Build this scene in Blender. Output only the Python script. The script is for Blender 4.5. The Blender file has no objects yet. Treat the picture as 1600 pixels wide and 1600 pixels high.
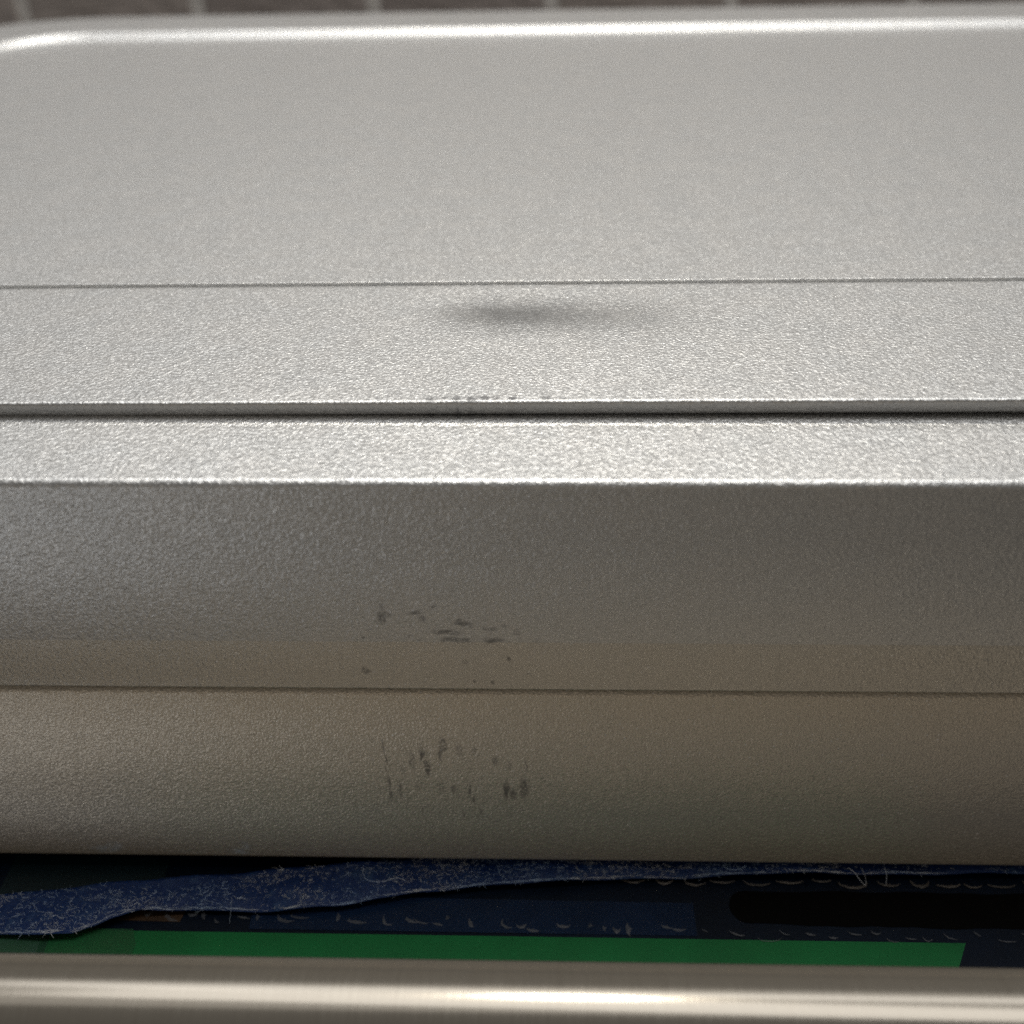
import bpy, math, random
from mathutils import Vector, Matrix
random.seed(7)
MM = 0.001
rad = math.radians
sc = bpy.context.scene
C = sc.collection

# ------------------------------------------------------------------ camera
cam = bpy.data.cameras.new('camera')
cam_ob = bpy.data.objects.new('camera', cam)
C.objects.link(cam_ob)
cam.sensor_width = 36.0
cam.lens = 36.0
cam.clip_start = 0.005
cam.clip_end = 20.0
cam_ob.location = (0, 0, 0)
cam_ob.rotation_euler = (Matrix.Rotation(rad(2.0), 3, 'Z') @ Matrix.Rotation(rad(55.0), 3, 'X')
                         @ Matrix.Rotation(rad(-1.0), 3, 'Z')).to_euler()
cam.dof.use_dof = True
cam.dof.focus_distance = 0.136
cam.dof.aperture_fstop = 36.0 / 2.2   # about 2.2 mm of opening
sc.camera = cam_ob
sc.cycles.use_denoising = False
sc.cycles.sample_clamp_indirect = 2.0

# ------------------------------------------------------------------ world and lamps
w = bpy.data.worlds.new('World')
sc.world = w
w.use_nodes = True
bg = w.node_tree.nodes['Background']
bg.inputs['Color'].default_value = (1.0, 0.97, 0.93, 1)
bg.inputs['Strength'].default_value = 0.06

def area(name, loc, target, sx, sy, power, col, shape='RECTANGLE'):
    l = bpy.data.lights.new(name, 'AREA')
    l.shape = shape
    l.size = sx
    if shape in ('RECTANGLE', 'ELLIPSE'):
        l.size_y = sy
    l.energy = power
    l.color = col
    o = bpy.data.objects.new(name, l)
    C.objects.link(o)
    o.location = loc
    o.rotation_euler = (Vector(target) - Vector(loc)).to_track_quat('-Z', 'Y').to_euler()
    return o

area('window_light', (0.02, 0.55, 0.68), (0.0, 0.15, -0.06), 1.1, 0.17, 1.2, (0.97, 0.985, 1.0))
area('ceiling_light', (0.05, 0.27, 0.85), (0.0, 0.12, -0.08), 1.1, 0.36, 3.0, (0.98, 0.985, 0.985))
area('ceiling_bounce', (0.0, 0.70, 1.20), (0.0, 0.70, 0.0), 2.0, 1.5, 7.0, (1.0, 0.985, 0.955))
area('lamp_bulb', (0.022, 0.34, 0.52), (0.0, 0.10, -0.08), 0.034, 0.034, 1.2, (1.0, 0.94, 0.82), 'DISK')
area('room_light', (-0.60, -0.65, -0.42), (-0.15, 0.1, -0.08), 0.4, 0.3, 0.6, (0.97, 0.985, 1.0))
area('warm_room_light', (0.0, -0.95, 0.0), (0.0, 0.09, -0.10), 1.2, 0.5, 0.42, (1.0, 0.80, 0.54))
area('warm_floor_light', (0.05, -0.33, -0.58), (0.0, 0.09, -0.11), 0.9, 0.3, 0.19, (1.0, 0.83, 0.60))

sc.view_settings.view_transform = 'Standard'
sc.view_settings.look = 'None'
sc.view_settings.exposure = 0.0
sc.view_settings.gamma = 1.0

# ------------------------------------------------------------------ materials
class NT:
    def __init__(self, name):
        self.m = bpy.data.materials.new(name)
        self.m.use_nodes = True
        self.t = self.m.node_tree
        self.b = self.t.nodes['Principled BSDF']
        self.out = self.t.nodes['Material Output']
        self.co = self.n('ShaderNodeTexCoord').outputs['Object']
    def n(self, kind, **kw):
        nd = self.t.nodes.new(kind)
        for k, v in kw.items():
            setattr(nd, k, v)
        return nd
    def link(self, a, b):
        self.t.links.new(a, b)
    def put(self, sock, v):
        if hasattr(v, 'is_output'):
            self.link(v, sock)
        elif isinstance(v, (tuple, list)) and len(v) == 3 and sock.type == 'RGBA':
            sock.default_value = (*v, 1)
        else:
            sock.default_value = v
    def set(self, **kw):
        for k, v in kw.items():
            self.put(self.b.inputs[k.replace('_', ' ')], v)
        return self
    def math(self, op, a, b=0.0, c=0.0, clamp=False):
        nd = self.n('ShaderNodeMath', operation=op, use_clamp=clamp)
        for i, v in enumerate((a, b, c)):
            self.put(nd.inputs[i], v)
        return nd.outputs[0]
    def noise(self, scale, detail=2.0, rough=0.5, vec=None, off=None):
        v = vec or self.co
        if off:
            v = self.vmath('ADD', v, off)
        nd = self.n('ShaderNodeTexNoise')
        self.link(v, nd.inputs['Vector'])
        nd.inputs['Scale'].default_value = scale
        nd.inputs['Detail'].default_value = detail
        nd.inputs['Roughness'].default_value = rough
        return nd.outputs['Fac']
    def vmath(self, op, a, b):
        nd = self.n('ShaderNodeVectorMath', operation=op)
        self.put(nd.inputs[0], a)
        self.put(nd.inputs[1], b)
        return nd.outputs['Value'] if op in ('LENGTH', 'DISTANCE', 'DOT_PRODUCT') else nd.outputs[0]
    def ramp(self, v, a, b, lo=0.0, hi=1.0):
        nd = self.n('ShaderNodeMapRange', interpolation_type='SMOOTHSTEP')
        self.put(nd.inputs[0], v)
        for i, x in enumerate((a, b, lo, hi)):
            nd.inputs[1 + i].default_value = x
        return nd.outputs[0]
    def mix(self, f, a, b):
        nd = self.n('ShaderNodeMix', data_type='RGBA')
        self.put(nd.inputs[0], f)
        self.put(nd.inputs[6], a)
        self.put(nd.inputs[7], b)
        return nd.outputs[2]
    def bump(self, h, dist, strength=1.0, normal=None):
        nd = self.n('ShaderNodeBump')
        self.put(nd.inputs['Height'], h)
        nd.inputs['Distance'].default_value = dist
        nd.inputs['Strength'].default_value = strength
        if normal:
            self.link(normal, nd.inputs['Normal'])
        return nd.outputs[0]

def stroke_mask(t, strokes, axes):
    """stroke mask for dark rubbed-in ink marks and painted glints: (u, v, half width, half height, strength) in mm in the plane of two axes"""
    total = None
    wn = t.n('ShaderNodeTexNoise')
    t.link(t.co, wn.inputs['Vector'])
    wn.inputs['Scale'].default_value = 700
    wn.inputs['Detail'].default_value = 2
    warped = t.vmath('ADD', t.co, t.vmath('MULTIPLY', t.vmath('SUBTRACT', wn.outputs['Color'], (0.5, 0.5, 0.5)), (0.0009, 0.0009, 0.0009)))
    for (u, v, hu, hv, s) in strokes:
        c = [0, 0, 0]; sc_ = [0, 0, 0]
        c[axes[0]] = u * MM; c[axes[1]] = v * MM
        sc_[axes[0]] = 1 / (hu * 0.8 * MM); sc_[axes[1]] = 1 / (hv * MM)
        d = t.vmath('LENGTH', t.vmath('MULTIPLY', t.vmath('SUBTRACT', warped, tuple(c)), tuple(sc_)), (0, 0, 0))
        m = t.ramp(d, 1.6, 0.6, 0.0, min(1.0, s * 1.2))
        total = m if total is None else t.math('MAXIMUM', total, m)
    return total

def silver(name, strokes=None, axes=(0, 2), scale=1.0, base=(0.70, 0.70, 0.695), metal=0.84, grey_patch=None, glints=None):
    t = NT(name)
    n1 = t.noise(2500 * scale, 1.5, 0.5)
    n2 = t.noise(5600 * scale, 1.0, 0.5, off=(0.37, 0.11, 0.53))
    h = t.math('ADD', t.ramp(n1, 0.30, 0.72), t.math('MULTIPLY', n2, 0.55))
    nb = t.bump(h, 0.000039, 1.0)
    gl = t.n('ShaderNodeTexVoronoi', feature='F1')
    t.link(t.co, gl.inputs['Vector'])
    gl.inputs['Scale'].default_value = 3300
    jit = t.vmath('MULTIPLY', t.vmath('SUBTRACT', gl.outputs['Color'], (0.5, 0.5, 0.5)), (0.15, 0.15, 0.15))
    nrm = t.vmath('NORMALIZE', t.vmath('ADD', nb, jit), (0, 0, 0))
    # metal flakes in the paint: a few cells are brighter and glossier
    fl = t.n('ShaderNodeTexVoronoi', feature='F1')
    t.link(t.co, fl.inputs['Vector'])
    fl.inputs['Scale'].default_value = 2600
    sep = t.n('ShaderNodeSeparateColor')
    t.link(fl.outputs['Color'], sep.inputs[0])
    pick = t.math('GREATER_THAN', sep.outputs[0], 0.972)
    core = t.ramp(fl.outputs['Distance'], 0.42, 0.15)
    flake = t.math('MULTIPLY', pick, core)
    cl = t.noise(150, 2.0, 0.5)
    col = t.mix(t.ramp(cl, 0.3, 0.7), base, tuple(c * k for c, k in zip(base, (1.02, 1.01, 1.0))))
    fine = t.noise(5200, 1.0, 0.5)
    col = t.mix(t.ramp(fine, 0.3, 0.75, 0.0, 0.35), col, tuple(c * 0.72 for c in base))
    col = t.mix(flake, col, (1.0, 0.98, 0.95))
    if glints:                                        # pale bluish glints of reflected light, painted into the colour
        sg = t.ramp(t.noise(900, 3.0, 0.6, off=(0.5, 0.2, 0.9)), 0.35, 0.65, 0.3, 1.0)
        col = t.mix(t.math('MULTIPLY', stroke_mask(t, glints, (0, 2)), sg), col, (0.92, 0.97, 1.0))
    if grey_patch:                                       # soft-edged patches where the colour is a darker grey
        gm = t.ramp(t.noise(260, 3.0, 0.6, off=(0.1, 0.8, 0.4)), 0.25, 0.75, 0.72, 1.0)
        for (u, v, hu, hv, k) in grey_patch:
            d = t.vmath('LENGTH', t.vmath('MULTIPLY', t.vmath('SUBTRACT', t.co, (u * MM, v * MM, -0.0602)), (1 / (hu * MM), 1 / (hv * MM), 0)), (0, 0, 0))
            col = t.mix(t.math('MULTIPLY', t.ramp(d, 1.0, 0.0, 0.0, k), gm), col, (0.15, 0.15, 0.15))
    if strokes:
        g = t.ramp(t.noise(2300, 3.0, 0.6, off=(0.3, 0.1, 0.2)), 0.28, 0.52)
        g2 = t.ramp(t.noise(500, 2.0, 0.6, off=(0.7, 0.3, 0.1)), 0.30, 0.55)
        mk = t.math('MULTIPLY', t.math('MULTIPLY', stroke_mask(t, strokes, axes), g), t.math('ADD', t.math('MULTIPLY', g2, 0.5), 0.18))
        col = t.mix(mk, col, (0.022, 0.022, 0.03))
        t.set(Metallic=t.math('SUBTRACT', t.math('SUBTRACT', metal, t.math('MULTIPLY', mk, 0.55)), t.math('MULTIPLY', flake, 0.5), 0.0, True))
    else:
        t.set(Metallic=metal)
    t.set(Base_Color=col, Normal=nrm,
          Roughness=t.math('SUBTRACT', t.math('ADD', 0.44, t.math('MULTIPLY', cl, 0.02)), t.math('MULTIPLY', flake, 0.2)))
    return t.m

def plain(name, col, rough=0.5, metal=0.0, var=0.15, vscale=90.0, bump=0.0, bscale=1500.0, spec=0.5):
    t = NT(name)
    n = t.noise(vscale, 3.0, 0.6)
    t.set(Base_Color=t.mix(t.ramp(n, 0.3, 0.7), tuple(c * (1 - var) for c in col), tuple(min(1, c * (1 + var)) for c in col)),
          Roughness=rough, Metallic=metal, Specular_IOR_Level=spec)
    if bump:
        t.set(Normal=t.bump(t.noise(bscale, 2.0), bump))
    return t.m

INK_LOWER = [(-16.6, -108.9, .35, 1.5, .9), (-15.9, -112.0, .5, 1.3, 1), (-18.0, -110.6, .4, 1.6, .7), (-13.6, -107.6, .6, 1.1, .75),
             (-14.0, -109.4, .35, 1.0, .6), (-11.3, -108.6, .55, .9, .85), (-9.2, -108.7, .4, .8, .4), (-6.3, -110.4, .5, .7, .5),
             (-4.4, -111.4, .4, .7, .35), (-4.9, -116.0, .45, 2.0, .85), (-3.9, -117.2, .55, .9, .7), (-2.3, -115.9, .7, 1.9, .8),
             (-21.6, -116.2, .3, 2.2, .75), (-20.1, -116.4, .25, 1.6, .55), (-12.4, -116.3, .5, .8, .6), (-10.1, -116.5, .22, 1.6, .8),
             (-9.5, -118.6, .22, 1.1, .7), (-8.6, -121.2, .3, .9, .55), (-11.2, -121.6, .25, .8, .5), (-19.4, -112.6, .3, .7, .35)]
INK_UPPER = [(-19.6, -82.4, .6, .9, .65), (-19.4, -80.6, .4, .6, .4), (-15.4, -81.6, .9, .35, .6), (-14.6, -82.7, .5, .5, .5), (-9.6, -83.4, 1.3, .3, .6),
             (-11.4, -84.8, 1.8, .35, .65), (-6.4, -84.2, .9, .3, .5), (-4.4, -83.6, .7, .3, .5), (-10.4, -86.0, 2.2, .4, .6), (-6.0, -86.0, 1.3, .35, .7),
             (-2.9, -84.9, .5, .3, .4), (-9.6, -89.4, .35, .35, .7), (-4.0, -88.8, .35, .35, .7), (-22.3, -90.8, .6, .4, .6),
             (-8.4, -92.3, .3, .25, .6), (-6.1, -92.6, .4, .25, .6), (-1.6, -91.2, .3, .25, .4)]
INK_LID = [(-13.4, 109.75, .9, .5, 1), (-11.9, 109.75, .4, .34, .9), (-10.2, 109.75, .6, .5, 1), (-8.6, 109.75, .9, .5, 1), (-7.0, 109.75, .7, .5, 1),
           (-5.6, 109.75, .5, .5, 1), (-3.6, 109.75, .6, .5, 1), (.5, 109.8, .8, .4, .7), (-20.0, 109.8, .4, .3, .6), (2.6, 109.75, .4, .4, .6)]
INK_UPPER += [(random.uniform(-24, 0), random.uniform(-86.5, -79.5), random.uniform(.15, .4), random.uniform(.12, .3), random.uniform(.4, .8)) for _ in range(14)]
INK_LOWER += [(random.uniform(-23, -1), random.uniform(-121, -107), random.uniform(.12, .22), random.uniform(.5, 1.5), random.uniform(.3, .6)) for _ in range(12)]
M_LID = silver('silver_paint_lid', INK_LID, (0, 1), grey_patch=[(-5.0, 135.0, 14.5, 11, 0.56), (7.0, 134.2, 22, 12, 0.38)])
M_HOUS = silver('silver_paint_housing', INK_UPPER, (0, 2))
M_BAND = silver('silver_paint_band', INK_UPPER, (0, 2), 1.0, (0.70, 0.67, 0.615))
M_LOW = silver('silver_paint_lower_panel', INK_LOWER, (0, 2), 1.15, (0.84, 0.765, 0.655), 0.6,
               glints=[(-65.8, -130.4, 2.6, .7, .9), (-64.6, -129.6, 1.3, .8, .7), (-45.6, -130.6, 1.6, .6, .8), (-44.6, -129.5, .8, 1.0, .6), (-53.0, -130.8, 2.5, .4, .4)])
M_INNER = plain('dark_inner_plastic', (0.02, 0.02, 0.02), 0.7)
M_RUBBER = plain('black_rubber', (0.02, 0.02, 0.022), 0.8)

# brushed steel of the rail: fine rings round the tube
t = NT('brushed_steel')
mp = t.n('ShaderNodeMapping')
t.link(t.co, mp.inputs['Vector'])
mp.inputs['Scale'].default_value = (1.0, 0.06, 0.06)
br = t.noise(2600, 3.0, 0.65, vec=mp.outputs[0])
t.set(Base_Color=t.mix(br, (0.275, 0.245, 0.205), (0.33, 0.30, 0.255)), Metallic=0.66,
      Roughness=t.math('ADD', 0.15, t.math('MULTIPLY', br, 0.07)), Normal=t.bump(br, 0.000005))
M_STEEL = t.m

# ------------------------------------------------------------------ mesh helpers
def link(me, name, mat, parent=None, kind=None):
    o = bpy.data.objects.new(name, me)
    C.objects.link(o)
    if mat:
        me.materials.append(mat)
    if parent:
        o.parent = parent
        o.matrix_parent_inverse = Matrix.Translation(-root_loc(parent))
    if kind:
        o['kind'] = kind
    return o

def root_loc(o):
    v = Vector(o.location)
    while o.parent:
        o = o.parent
        if o.type == 'EMPTY':
            v = v + Vector((0, 0, 0))
    return Vector(o.location) if o.type == 'EMPTY' and o.parent is None and v == Vector(o.location) else Vector((0, 0, 0))

def thing(name, loc, label, cat):
    o = bpy.data.objects.new(name, None)
    C.objects.link(o)
    o.empty_display_size = 0.02
    o.location = [c * MM for c in loc]
    o['label'] = label
    o['category'] = cat
    return o

def fillet_profile(pts):
    """closed profile in (y, z), each point with its rounding radius -> list of (p0, p1, n0, n1); counter-clockwise order"""
    n = len(pts)
    segs = []
    arcs = []
    for i in range(n):
        p = Vector(pts[i][:2]); r = pts[i][2] if len(pts[i]) > 2 else 0.0
        a = Vector(pts[i - 1][:2]); b = Vector(pts[(i + 1) % n][:2])
        da = (a - p).normalized(); db = (b - p).normalized()
        if r <= 0:
            arcs.append([(p, None)])
            continue
        ang = da.angle(db)
        tl = r / math.tan(ang / 2)
        t0 = p + da * tl; t1 = p + db * tl
        c = p + (da + db).normalized() * (r / math.sin(ang / 2))
        e0 = t0 - c; e1 = t1 - c
        th = e0.angle_signed(e1)
        k = max(3, int(abs(th) / rad(9)))
        convex = (da.x * db.y - da.y * db.x) < 0
        pl = []
        for j in range(k + 1):
            s = -th * j / k
            e = Vector((e0.x * math.cos(s) - e0.y * math.sin(s), e0.x * math.sin(s) + e0.y * math.cos(s)))
            nn = e.normalized()
            pl.append((c + e, nn if convex else -nn))
        arcs.append(pl)
    for i in range(n):
        pl = arcs[i]
        for j in range(len(pl) - 1):
            segs.append((pl[j][0], pl[j + 1][0], pl[j][1], pl[j + 1][1]))
        p0 = pl[-1][0]; p1 = arcs[(i + 1) % n][0][0]
        d = p1 - p0
        if d.length > 1e-6:
            nn = Vector((d.y, -d.x)).normalized()
            segs.append((p0, p1, nn, nn))
    return segs

def extrude(name, pts, x0, x1, mat, parent=None, tilt=0.0):
    area2 = sum(pts[i][0] * pts[(i + 1) % len(pts)][1] - pts[(i + 1) % len(pts)][0] * pts[i][1] for i in range(len(pts)))
    if area2 < 0:
        pts = pts[::-1]
    segs = fillet_profile(pts)
    V, F, N = [], [], []
    for (a, b, na, nb) in segs:
        i = len(V)
        for (x, p) in ((x0, a), (x0, b), (x1, b), (x1, a)):
            V.append((x * MM, p.x * MM, (p.y + tilt * x) * MM))
        F.append((i, i + 1, i + 2, i + 3))
        N += [(0, na.x, na.y), (0, nb.x, nb.y), (0, nb.x, nb.y), (0, na.x, na.y)]
    ring = [s[0] for s in segs]
    for x, sgn in ((x0, -1), (x1, 1)):
        i = len(V)
        V += [(x * MM, p.x * MM, (p.y + tilt * x) * MM) for p in ring]
        idx = list(range(i, i + len(ring)))
        F.append(idx if sgn > 0 else idx[::-1])
        N += [(sgn, 0, 0)] * len(ring)
    # face winding follows the outward normals
    me = bpy.data.meshes.new(name)
    fixed = []
    NN = []
    k = 0
    for f in F:
        vs = [Vector(V[q]) for q in f]
        nv = Vector((0, 0, 0))
        for q in range(len(vs)):
            nv += vs[q].cross(vs[(q + 1) % len(vs)])
        ns = N[k:k + len(f)]
        k += len(f)
        if nv.dot(Vector(ns[0]) + Vector(ns[len(f) // 2])) < 0:
            f = list(f)[::-1]; ns = ns[::-1]
        fixed.append(f); NN += ns
    me.from_pydata(V, [], fixed)
    for p in me.polygons:
        p.use_smooth = True
    me.normals_split_custom_set(NN)
    me.update()
    return link(me, name, mat, parent)

def grid_mesh(name, rows, mat, parent=None, smooth=True, flip=False):
    """rows: list of equal-length lists of points in mm"""
    nr, nc = len(rows), len(rows[0])
    V = [tuple(c * MM for c in p) for r in rows for p in r]
    F = []
    for i in range(nr - 1):
        for j in range(nc - 1):
            q = (i * nc + j, i * nc + j + 1, (i + 1) * nc + j + 1, (i + 1) * nc + j)
            F.append(q[::-1] if flip else q)
    me = bpy.data.meshes.new(name)
    me.from_pydata(V, [], F)
    for p in me.polygons:
        p.use_smooth = smooth
    return link(me, name, mat, parent)

def box_mesh(name, x0, x1, y0, y1, z0, z1, mat, parent=None, bev=0.0):
    return extrude(name, [(y0, z0, bev), (y1, z0, bev), (y1, z1, bev), (y0, z1, bev)], x0, x1, mat, parent)

# ------------------------------------------------------------------ setting: shelf and tiled wall
M_SHELF = plain('dark_shelf_laminate', (0.05, 0.042, 0.036), 0.55, 0, 0.25, 60)
shelf = box_mesh('shelf', -330, 330, 74, 470, -168, -150, M_SHELF, None, 1.0)
shelf['kind'] = 'structure'

M_GROUT = plain('pale_grout', (0.86, 0.83, 0.80), 0.9, 0, 0.12, 200, 0.0004, 900)
t = NT('brown_grey_tile')
oi = t.n('ShaderNodeObjectInfo')
nz = t.noise(45, 4.0, 0.6)
base = t.mix(t.ramp(nz, 0.3, 0.7), (0.42, 0.37, 0.34), (0.54, 0.48, 0.45))
base = t.mix(t.math('MULTIPLY', oi.outputs['Random'], 0.5), base, (0.34, 0.30, 0.30))
t.set(Base_Color=base, Roughness=0.35, Normal=t.bump(t.noise(120, 2.0), 0.0008))
M_TILE = t.m
wall = box_mesh('wall', -420, 420, 470.9, 520, -168, 64, M_GROUT)
wall['kind'] = 'structure'
PITCH, GAP = 74.4, 5.4
tile_me = None
for r in range(3):
    for c in range(-5, 5):
        x = 3.8 + c * PITCH + GAP / 2
        z = -160 + r * PITCH
        if tile_me is None:
            h = PITCH - GAP
            b = 0.9
            tv = [(0, 7, 0), (h, 7, 0), (h, 7, h), (0, 7, h), (0, b, 0), (h, b, 0), (h, b, h), (0, b, h),
                  (b, 0, b), (h - b, 0, b), (h - b, 0, h - b), (b, 0, h - b)]
            tf = [(8, 9, 10, 11), (4, 5, 9, 8), (5, 6, 10, 9), (6, 7, 11, 10), (7, 4, 8, 11), (0, 1, 5, 4), (1, 2, 6, 5), (2, 3, 7, 6), (3, 0, 4, 7)]
            tile_me = bpy.data.meshes.new('tile')
            tile_me.from_pydata([tuple(q * MM for q in p) for p in tv], [], tf)
            tile_me.materials.append(M_TILE)
        o = bpy.data.objects.new('tile', tile_me)
        C.objects.link(o)
        o.location = (x * MM, 470 * MM + random.uniform(0, 0.4) * MM, z * MM)
        o.parent = wall

# ------------------------------------------------------------------ the silver appliance
XL, XR = -176.0, 196.0
TILT = 0.0042
app = thing('silver_appliance', (10, 230, -150),
            'silver grained plastic appliance with closed lid, dented top and ink smudges on its front', 'appliance')
housing = extrude('housing', [(374, -62.6, 2), (109.6, -62.2, 1.2), (107.6, -62.62, 2.5), (95.0, -62.62, 0.95), (95.0, -86.4, 0),
                              (100.5, -86.4, 0), (100.5, -129, 0), (374, -129, 2)], XL, XR, M_HOUS, app)
extrude('trim_band', [(95.0, -86.405, 0), (94.1, -93.9, 0.45), (100.4, -94.2, 0), (100.4, -86.405, 0)], XL, XR, M_BAND, app)
extrude('seam_dark_strip', [(99.5, -94.25), (100.3, -94.25), (100.3, -97.95), (99.5, -97.95)], XL + 1, XR - 1, M_INNER, app)  # dark strip added inside the seam, standing in for its shade
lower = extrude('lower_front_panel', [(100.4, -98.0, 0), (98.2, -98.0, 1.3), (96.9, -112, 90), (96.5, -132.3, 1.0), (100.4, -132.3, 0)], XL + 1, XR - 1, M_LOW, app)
for x in (-150, 170):
    for y in (112, 340):
        vs = []
        rows = []
        for z, r in ((-129, 7.5), (-146, 6.5), (-149.2, 6.0), (-150, 5.0)):
            rows.append([(x + r * math.cos(k * math.pi / 10), y + r * math.sin(k * math.pi / 10), z) for k in range(21)])
        rows.append([(x, y, -150)] * 21)
        grid_mesh('foot', rows, M_RUBBER, app)

# the lid: a base slab that carries a front flap, a rear panel and a raised rim
lid = extrude('lid', [(112, -62.2), (350, -62.2), (350, -61.8), (112, -61.8)], XL + 12, XR - 12, M_INNER, app, TILT)

def dent(x, y):
    """the flap sags softly near the middle of its rear edge"""
    def ramp(a, b, v):
        f = min(1.0, max(0.0, (v - a) / (b - a)))
        return f * f * (3 - 2 * f)
    gx = math.exp(-((x + 5.0) / 9.5) ** 2)
    gx2 = math.exp(-((x - 9.0) / 9.0) ** 2)
    return 0.42 * gx * ramp(130.6, 138.6, y) * (1 - 0.75 * ramp(137, 147, y)) + 0.2 * gx2 * ramp(127.5, 137.0, y) * (1 - 0.6 * ramp(137, 148, y))

def flap():
    prof = []                                         # (y, z) from the bottom of the front face over the top to the groove
    prof += [(112, -62.0), (109.5, -62.0), (109.36, -61.93), (109.2, -61.6), (109.0, -60.9)]
    cy, cz, r = 109.35, -60.42, 0.42
    for k in range(0, 10):
        a = math.pi - k * math.pi / 18
        prof.append((cy + r * math.cos(a), cz + r * math.sin(a)))
    y = 109.7
    while y < 144.4:
        prof.append((y, -60.0)); y += 0.6
    cy, cz, r = 144.5, -60.9, 0.9
    for k in range(0, 10):
        a = math.pi / 2 - k * math.pi / 18
        prof.append((cy + r * math.cos(a), cz + r * math.sin(a)))
    prof += [(145.4, -61.2)]
    xs = [XL + 12]
    x = XL + 22
    while x < XR - 12:
        xs.append(x)
        x += 1.0 if -42 < x < 48 else 10.0
    xs.append(XR - 12)
    rows = []
    for x in xs:
        rows.append([(x, y, z + TILT * x - (dent(x, y) if z > -60.95 else 0)) for (y, z) in prof])
    return grid_mesh('front_flap', rows, M_LID, lid, True, True)
flap()
extrude('groove_floor', [(144.9, -61.75), (147.2, -61.75), (147.2, -60.75), (144.9, -60.75)], XL + 12.2, XR - 12.2, M_LID, lid, TILT)
YR = 341.0                                            # foot of the rim along the rear
extrude('rear_panel', [(146.8, -61.0, 0), (YR + 2, -61.0, 0), (YR + 2, -60.2, 0), (146.8, -60.2, 0.15)], XL + 12, XR - 12, M_LID, lid, TILT)

# rim: profile (outward offset, height) swept round the sides and the rear with rounded corners
def rim():
    prof = []
    for k in range(0, 9):                             # concave fillet up
        a = k / 8 * rad(50)
        prof.append((2.7 * math.sin(a), 2.7 * (1 - math.cos(a))))
    ex, ez = prof[-1]
    t0 = Vector((math.cos(rad(50)), math.sin(rad(50))))
    for k in range(1, 9):                             # convex round to the flat top
        a = rad(50) * (1 - k / 8)
        r = 2.7
        prof.append((ex + r * (math.sin(rad(50)) - math.sin(a)), ez + r * (math.cos(a) - math.cos(rad(50)))))
    tx, tz = prof[-1]
    prof += [(tx + 6, tz), (tx + 26, tz)]
    for k in range(1, 7):
        a = k / 6 * math.pi / 2
        prof.append((tx + 26 + 1.6 * math.sin(a), tz - 1.6 * (1 - math.cos(a))))
    prof.append((tx + 27.6, -2.3))
    path = []
    R = 24.0
    x0, x1 = XL + 12, XR - 12
    for y in (110.0, 150.0, 200.0, 260.0, 300.0):
        path.append(((x0, y), (-1, 0)))
    for k in range(0, 19):
        a = math.pi - k * math.pi / 36
        path.append(((x0 + R + R * math.cos(a), YR - R + R * math.sin(a)), (math.cos(a), math.sin(a))))
    for x in range(int(x0 + R) + 20, int(x1 - R), 30):
        path.append(((x, YR), (0, 1)))
    for k in range(0, 19):
        a = math.pi / 2 - k * math.pi / 36
        path.append(((x1 - R + R * math.cos(a), YR - R + R * math.sin(a)), (math.cos(a), math.sin(a))))
    for y in (300.0, 260.0, 200.0, 150.0, 110.0):
        path.append(((x1, y), (1, 0)))
    rows = []
    for (p, n) in path:
        rows.append([(p[0] + n[0] * o, p[1] + n[1] * o, -60.2 + 0.004 + h + TILT * p[0]) for (o, h) in prof])
    return grid_mesh('rim', rows, M_LID, lid, True, True)
rim()

# ------------------------------------------------------------------ dark blue box under the appliance
ZB = -135.0
M_BOX = plain('navy_gloss_card', (0.002, 0.009, 0.024), 0.4, 0, 0.3, 70, spec=0.25)
M_GREEN = plain('green_printed_card', (0.0005, 0.19, 0.045), 0.38, 0, 0.14, 60)
M_BLACK = plain('black_print', (0.0015, 0.0012, 0.001), 0.6, spec=0.08)
M_TEAL = plain('dark_teal_print', (0.003, 0.022, 0.03), 0.45)
M_BROWN = plain('brown_print', (0.06, 0.03, 0.012), 0.5, 0, 0.3, 300)
M_GREY = plain('grey_blue_print', (0.07, 0.10, 0.125), 0.45)

def film(name, col, alpha, rough):
    t = NT(name)
    t.set(Base_Color=col, Roughness=rough, Alpha=t.ramp(t.noise(160, 3.0), 0.3, 0.7, alpha * 0.7, alpha * 1.2))
    return t.m
M_FILM = film('blue_clear_film', (0.02, 0.05, 0.13), 0.34, 0.2)
M_PALE = film('pale_green_sheer', (0.05, 0.20, 0.08), 0.3, 0.35)
M_BUB = film('trapped_air_edge', (0.24, 0.25, 0.27), 0.42, 0.4)
M_BUB2 = film('trapped_air_edge_tan', (0.20, 0.175, 0.15), 0.8, 0.4)

box = thing('packaging_box', (0, 150, -150), 'dark navy packaging box with a green stripe, lying under the silver appliance', 'box')
box_mesh('body', -140, 140, 76, 240, -150, ZB, M_BOX, box, 0.4)

def sheet(name, poly, z, mat, parent, thick=0.05):
    n = len(poly)
    V = [(x * MM, y * MM, z * MM) for x, y in poly] + [(x * MM, y * MM, (z - thick) * MM) for x, y in poly]
    a = sum(poly[i][0] * poly[(i + 1) % n][1] - poly[(i + 1) % n][0] * poly[i][1] for i in range(n))
    F = [list(range(n)), list(range(2 * n - 1, n - 1, -1))] + [(i, i + n, (i + 1) % n + n, (i + 1) % n) for i in range(n)]
    if a < 0:
        F = [f[::-1] for f in F]
    me = bpy.data.meshes.new(name)
    me.from_pydata(V, [], F)
    return link(me, name, mat, parent)

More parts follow.
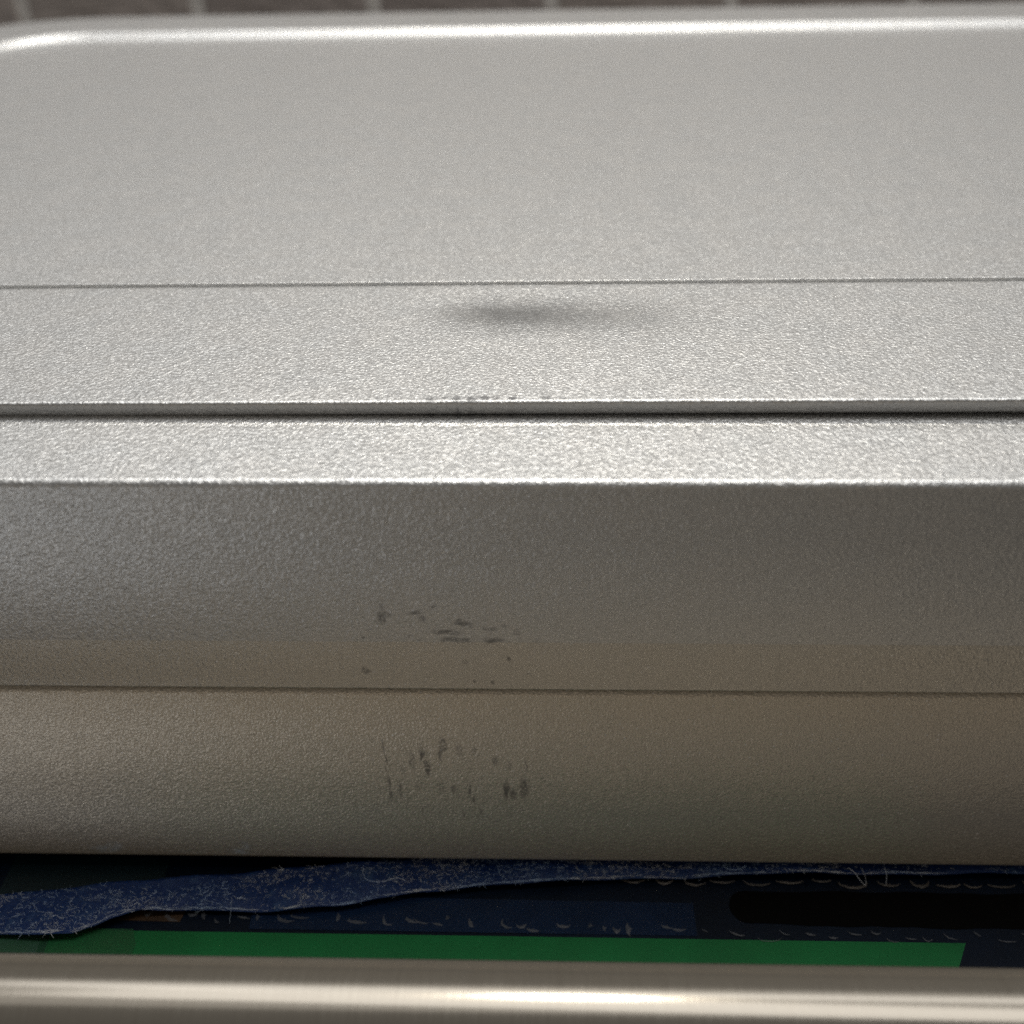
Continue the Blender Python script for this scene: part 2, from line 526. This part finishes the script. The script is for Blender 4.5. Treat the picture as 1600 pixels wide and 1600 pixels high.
stripe = sheet('green_stripe', [(-71.4, 85.9), (60.6, 85.8), (57.6, 80.6), (-70.9, 80.6)], ZB + 0.07, M_GREEN, box)
stripe['label'] = 'bright green printed stripe with a slanted right end'
sheet('grey_stripe', [(-130, 85.7), (-72.6, 85.7), (-72.0, 80.6), (-130, 80.6)], ZB + 0.07, M_GREY, box)
sheet('teal_patch', [(-82.0, 98.6), (-57.5, 98.3), (-57.5, 91.0), (-82.0, 91.0)], ZB + 0.07, M_TEAL, box)
bl = []
for k in range(0, 11):
    a = math.pi / 2 + k * math.pi / 10
    bl.append((30.5 + 2.6 * math.cos(a), 91.2 + 2.7 * math.sin(a)))
low_edge = [(x_, 88.4 - 0.011 * (x_ - 30) + random.uniform(-.22, .22)) for x_ in range(33, 118, 3)]
top_edge = [(x_, 93.9 + random.uniform(-.2, .2)) for x_ in range(117, 31, -3)]
sheet('black_panel', bl + low_edge + top_edge, ZB + 0.07, M_BLACK, box)
sheet('brown_patch', [(-62.5, 87.6), (-57.0, 90.2), (-52.5, 89.5), (-53.0, 87.4)], ZB + 0.07, M_BROWN, box)
sheet('sheer_patch', [(-42.5, 92.0), (22.6, 91.6), (22.6, 86.3), (-42.5, 86.4)], ZB + 0.17, M_FILM, box)
sheet('sheer_patch', [(-84, 86.1), (-59.4, 86.1), (-58.2, 83.6), (-58.6, 79.5), (-84, 79.5)], ZB + 0.17, M_PALE, box)  # translucent sheet that lightens the left end of the stripes

def crescent(cx, cy, rx, ry, a0, a1, th, mat):
    n = 12
    o, i = [], []
    for k in range(n + 1):
        f = k / n
        a = rad(a0 + (a1 - a0) * f)
        wob = 1 + random.uniform(-.06, .06)
        wd = th * (0.25 + math.sin(math.pi * f)) * random.uniform(.75, 1.25)
        o.append((cx + rx * wob * math.cos(a), cy + ry * wob * math.sin(a)))
        i.append((cx + (rx - wd) * wob * math.cos(a), cy + (ry - wd * .8) * wob * math.sin(a)))
    rows = [[(x, y, ZB + 0.19) for x, y in o], [((x + u) / 2, (y + v) / 2, ZB + 0.34) for (x, y), (u, v) in zip(o, i)],
            [(x, y, ZB + 0.19) for x, y in i]]
    return grid_mesh('air_bubble', rows, mat, box, True, True)

x = -58.0
while x < 24:
    y = 88.9 - 0.017 * (x + 58) + random.uniform(-.45, .45)
    a0 = random.uniform(110, 215)
    crescent(x, y, random.uniform(.5, 1.9), random.uniform(.5, 1.3), a0, a0 + random.uniform(50, 170), random.uniform(.3, .7), M_BUB)
    x += random.choice((1.3, 2.2, 3.0, 4.2, 5.0)) * random.uniform(.8, 1.2)
while x < 76:
    a0 = random.uniform(150, 210)
    crescent(x, 87.0 + random.uniform(-.7, .7), random.uniform(.5, 2.1), random.uniform(.4, 1.0), a0, a0 + random.uniform(60, 150), random.uniform(.15, .4), M_BUB)
    x += random.uniform(1.5, 4.5)
x = 12.0
while x < 78:
    rx = random.uniform(1.2, 2.6)
    x += rx
    crescent(x, 95.8 + random.uniform(-.3, .3), rx, random.uniform(.7, 1.35), random.uniform(165, 200), random.uniform(325, 375), random.uniform(.3, .5), M_BUB2)
    x += rx + random.uniform(.3, 1.4)

# ------------------------------------------------------------------ blue tape covered in lint
t = NT('blue_tape')
n1 = t.noise(420, 5.0, 0.7)
n2 = t.noise(60, 3.0, 0.6, off=(.2, .4, .1))
dust = t.math('MULTIPLY', t.ramp(n1, 0.45, 0.72), t.ramp(n2, 0.35, 0.65, 0.25, 1.0))
t.set(Base_Color=t.mix(dust, (0.001, 0.030, 0.15), (0.05, 0.12, 0.26)), Roughness=0.45, Normal=t.bump(n1, 0.0004))
M_TAPE = t.m
t = NT('pale_lint')
rn = t.noise(90, 1.0)
t.set(Base_Color=t.mix(t.ramp(rn, 0.35, 0.65), (0.50, 0.66, 0.90), (0.85, 0.88, 0.92)), Roughness=0.6)
M_LINT = t.m

UP = [(-130, 85.5), (-100, 88.4), (-84.2, 90.1), (-71.3, 91.6), (-60.1, 93.0), (-49.7, 94.3), (-33.4, 95.9), (-14.0, 98.4), (20, 100.5), (76, 102)]
LO = [(-130, 82.0), (-100, 83.6), (-81.6, 84.4), (-77.8, 84.3), (-72.0, 84.0), (-67.5, 84.3), (-65.1, 85.3), (-61.9, 86.9), (-58.6, 88.2), (-51.1, 88.7),
      (-39.8, 88.6), (-29.5, 89.4), (-23.1, 90.8), (-17.5, 92.1), (-4.2, 93.6), (15.0, 95.0), (39.0, 95.9), (76, 96.6)]
def lerp(tab, x):
    for (a, b), (c, d) in zip(tab, tab[1:]):
        if a <= x <= c:
            f = (x - a) / (c - a)
            f = f * f * (3 - 2 * f) * 0.4 + f * 0.6
            return b + (d - b) * f
    return tab[-1][1]
def tape_pt(x, v):
    lo, up = lerp(LO, x), lerp(UP, x)
    y = lo + (up - lo) * v
    z = -133.25 + 0.28 * math.sin(x * 0.19 + 1.0) + 0.16 * math.sin(x * 0.5 + v * 3)
    z += 0.55 * math.exp(-((x + 38.0) / 3.2) ** 2 - ((v - 0.42) / 0.22) ** 2)
    z += 0.5 * (abs(v - 0.5) * 2) ** 3 * (0.6 + 0.4 * math.sin(x * 0.11)) * (-1 if v < 0.5 else 0.5)
    return Vector((x, y, min(z, -132.5)))
tape = thing('tape_strip', (-30, 92, -133), 'blue tape strip covered in pale lint, peeling out from under the silver appliance', 'tape')
rows_t, rows_b = [], []
NX, NV = 280, 14
for i in range(NX + 1):
    x = -130 + 206 * i / NX
    rows_t.append([tuple(tape_pt(x, j / NV)) for j in range(NV + 1)])
rows = [r + [(p[0], p[1], p[2] - 0.12) for p in r[::-1]] + [r[0]] for r in rows_t]
grid_mesh('backing', rows, M_TAPE, tape, True, True)

def tube(V, F, pts, r):
    b = len(V)
    for i, p in enumerate(pts):
        d = (pts[min(i + 1, len(pts) - 1)] - pts[max(i - 1, 0)]).normalized()
        u = d.cross(Vector((0, 0, 1)))
        u = u.normalized() if u.length > 1e-4 else Vector((1, 0, 0))
        v = d.cross(u)
        rr = r * (0.5 if i in (0, len(pts) - 1) else 1)
        for k in range(3):
            a = 2 * math.pi * k / 3
            V.append(tuple((p + u * rr * math.cos(a) + v * rr * math.sin(a)) * MM))
    for i in range(len(pts) - 1):
        for k in range(3):
            F.append((b + 3 * i + k, b + 3 * i + (k + 1) % 3, b + 3 * i + 3 + (k + 1) % 3, b + 3 * i + 3 + k))

V, F = [], []
clumps = [(random.uniform(-86, 60), random.uniform(0.05, 0.95)) for _ in range(60)]
for i in range(2200):
    if random.random() < 0.6:
        cx, cv = random.choice(clumps)
        x = cx + random.gauss(0, 2.2); v = min(0.93, max(0.05, cv + random.gauss(0, 0.14)))
    else:
        x = random.uniform(-88, 74); v = random.uniform(0.05, 0.93) ** 1.2
    if not -128 < x < 75:
        continue
    a = random.uniform(0, 2 * math.pi); L = random.uniform(0.3, 1.7) * random.choice((1, 1, .6))
    k = random.gauss(0, 1.5)
    pts = []
    p = tape_pt(x, v) + Vector((0, 0, 0.05))
    lift = random.random() < 0.25
    for s in range(6):
        f = s / 5
        z = p.z + (0.3 * math.sin(math.pi * f) if lift else 0.03)
        pts.append(Vector((p.x, p.y, min(z, -132.35))))
        p = p + Vector((math.cos(a), math.sin(a) * 0.8, 0)) * (L / 5)
        a += k * 0.3
    tube(V, F, pts, random.uniform(0.012, 0.03))
for i in range(260):                                  # fibres lying along the front edge of the tape
    x = random.uniform(-88, 60)
    L = random.uniform(0.6, 2.6)
    v0 = random.uniform(0.015, 0.07)
    pts = []
    for q in range(5):
        p = tape_pt(x + L * q / 4, v0 + random.uniform(-.01, .01))
        pts.append(Vector((p.x, p.y, p.z + 0.06)))
    tube(V, F, pts, random.uniform(0.012, 0.028))
me = bpy.data.meshes.new('lint')
me.from_pydata(V, [], F)
link(me, 'lint', M_LINT, tape, 'stuff')

def hair(pts, r=0.035):
    V, F = [], []
    P = [Vector(p) for p in pts]
    sm = []
    for i in range(len(P) - 1):
        p0, p1, p2, p3 = P[max(i - 1, 0)], P[i], P[i + 1], P[min(i + 2, len(P) - 1)]
        for s in range(5):
            f = s / 5
            sm.append(0.5 * ((2 * p1) + (p2 - p0) * f + (2 * p0 - 5 * p1 + 4 * p2 - p3) * f * f + (3 * p1 - p0 - 3 * p2 + p3) * f ** 3))
    sm.append(P[-1])
    tube(V, F, sm, r)
    me = bpy.data.meshes.new('hair_fibre')
    me.from_pydata(V, [], F)
    return link(me, 'hair_fibre', M_LINT, tape)
hair([(-26.8, 95.6, -132.4), (-26.6, 94.2, -132.4), (-25.6, 93.0, -132.4), (-23.4, 92.9, -132.38), (-21.4, 93.5, -132.36), (-20.0, 93.0, -132.38)])
hair([(46.0, 96.3, -132.42), (46.8, 95.6, -132.4), (47.4, 94.4, -132.6), (48.2, 93.9, -133.2), (48.4, 95.2, -132.8), (48.0, 96.4, -132.4)])
hair([(51.5, 96.5, -132.4), (51.6, 95.4, -132.6), (51.4, 94.2, -133.6)])
hair([(-45.4, 89.6, -132.6), (-45.3, 88.0, -133.4), (-45.3, 86.8, -134.2)], 0.025)
hair([(27.5, 96.6, -132.42), (27.9, 95.9, -132.4), (29.4, 95.7, -132.42), (31.0, 96.4, -132.42)])

# ------------------------------------------------------------------ brushed steel rail in front
rail = thing('steel_rail', (0, 60, -150), 'brushed steel rail running along the front below the dark box', 'rail')
RY, RZ, RR = 57.7, -107.3, 6.5
rows = []
for x in (-300, 300):
    rows.append([(x, RY + RR * math.cos(k * math.pi / 48), RZ + RR * math.sin(k * math.pi / 48)) for k in range(97)])
grid_mesh('tube', rows, M_STEEL, rail, True, True)
for x in (-286, 286):
    rows = []
    for (py, pz) in ((RY + 3, RZ - 4), (RY + 10, -135), (77, -151)):
        rows.append([(x + 5 * math.cos(k * math.pi / 12), py + 5 * math.sin(k * math.pi / 12), pz) for k in range(25)])
    grid_mesh('post', rows, M_STEEL, rail, True, True)
for x, s in ((-300, -1), (300, 1)):
    rows = [[(x + s * d, RY + r * math.cos(k * math.pi / 16), RZ + r * math.sin(k * math.pi / 16)) for k in range(33)] for d, r in ((0, RR), (1.5, RR * .9), (2.2, RR * .6), (2.4, 0))]
    grid_mesh('end_cap', rows, M_STEEL, rail)
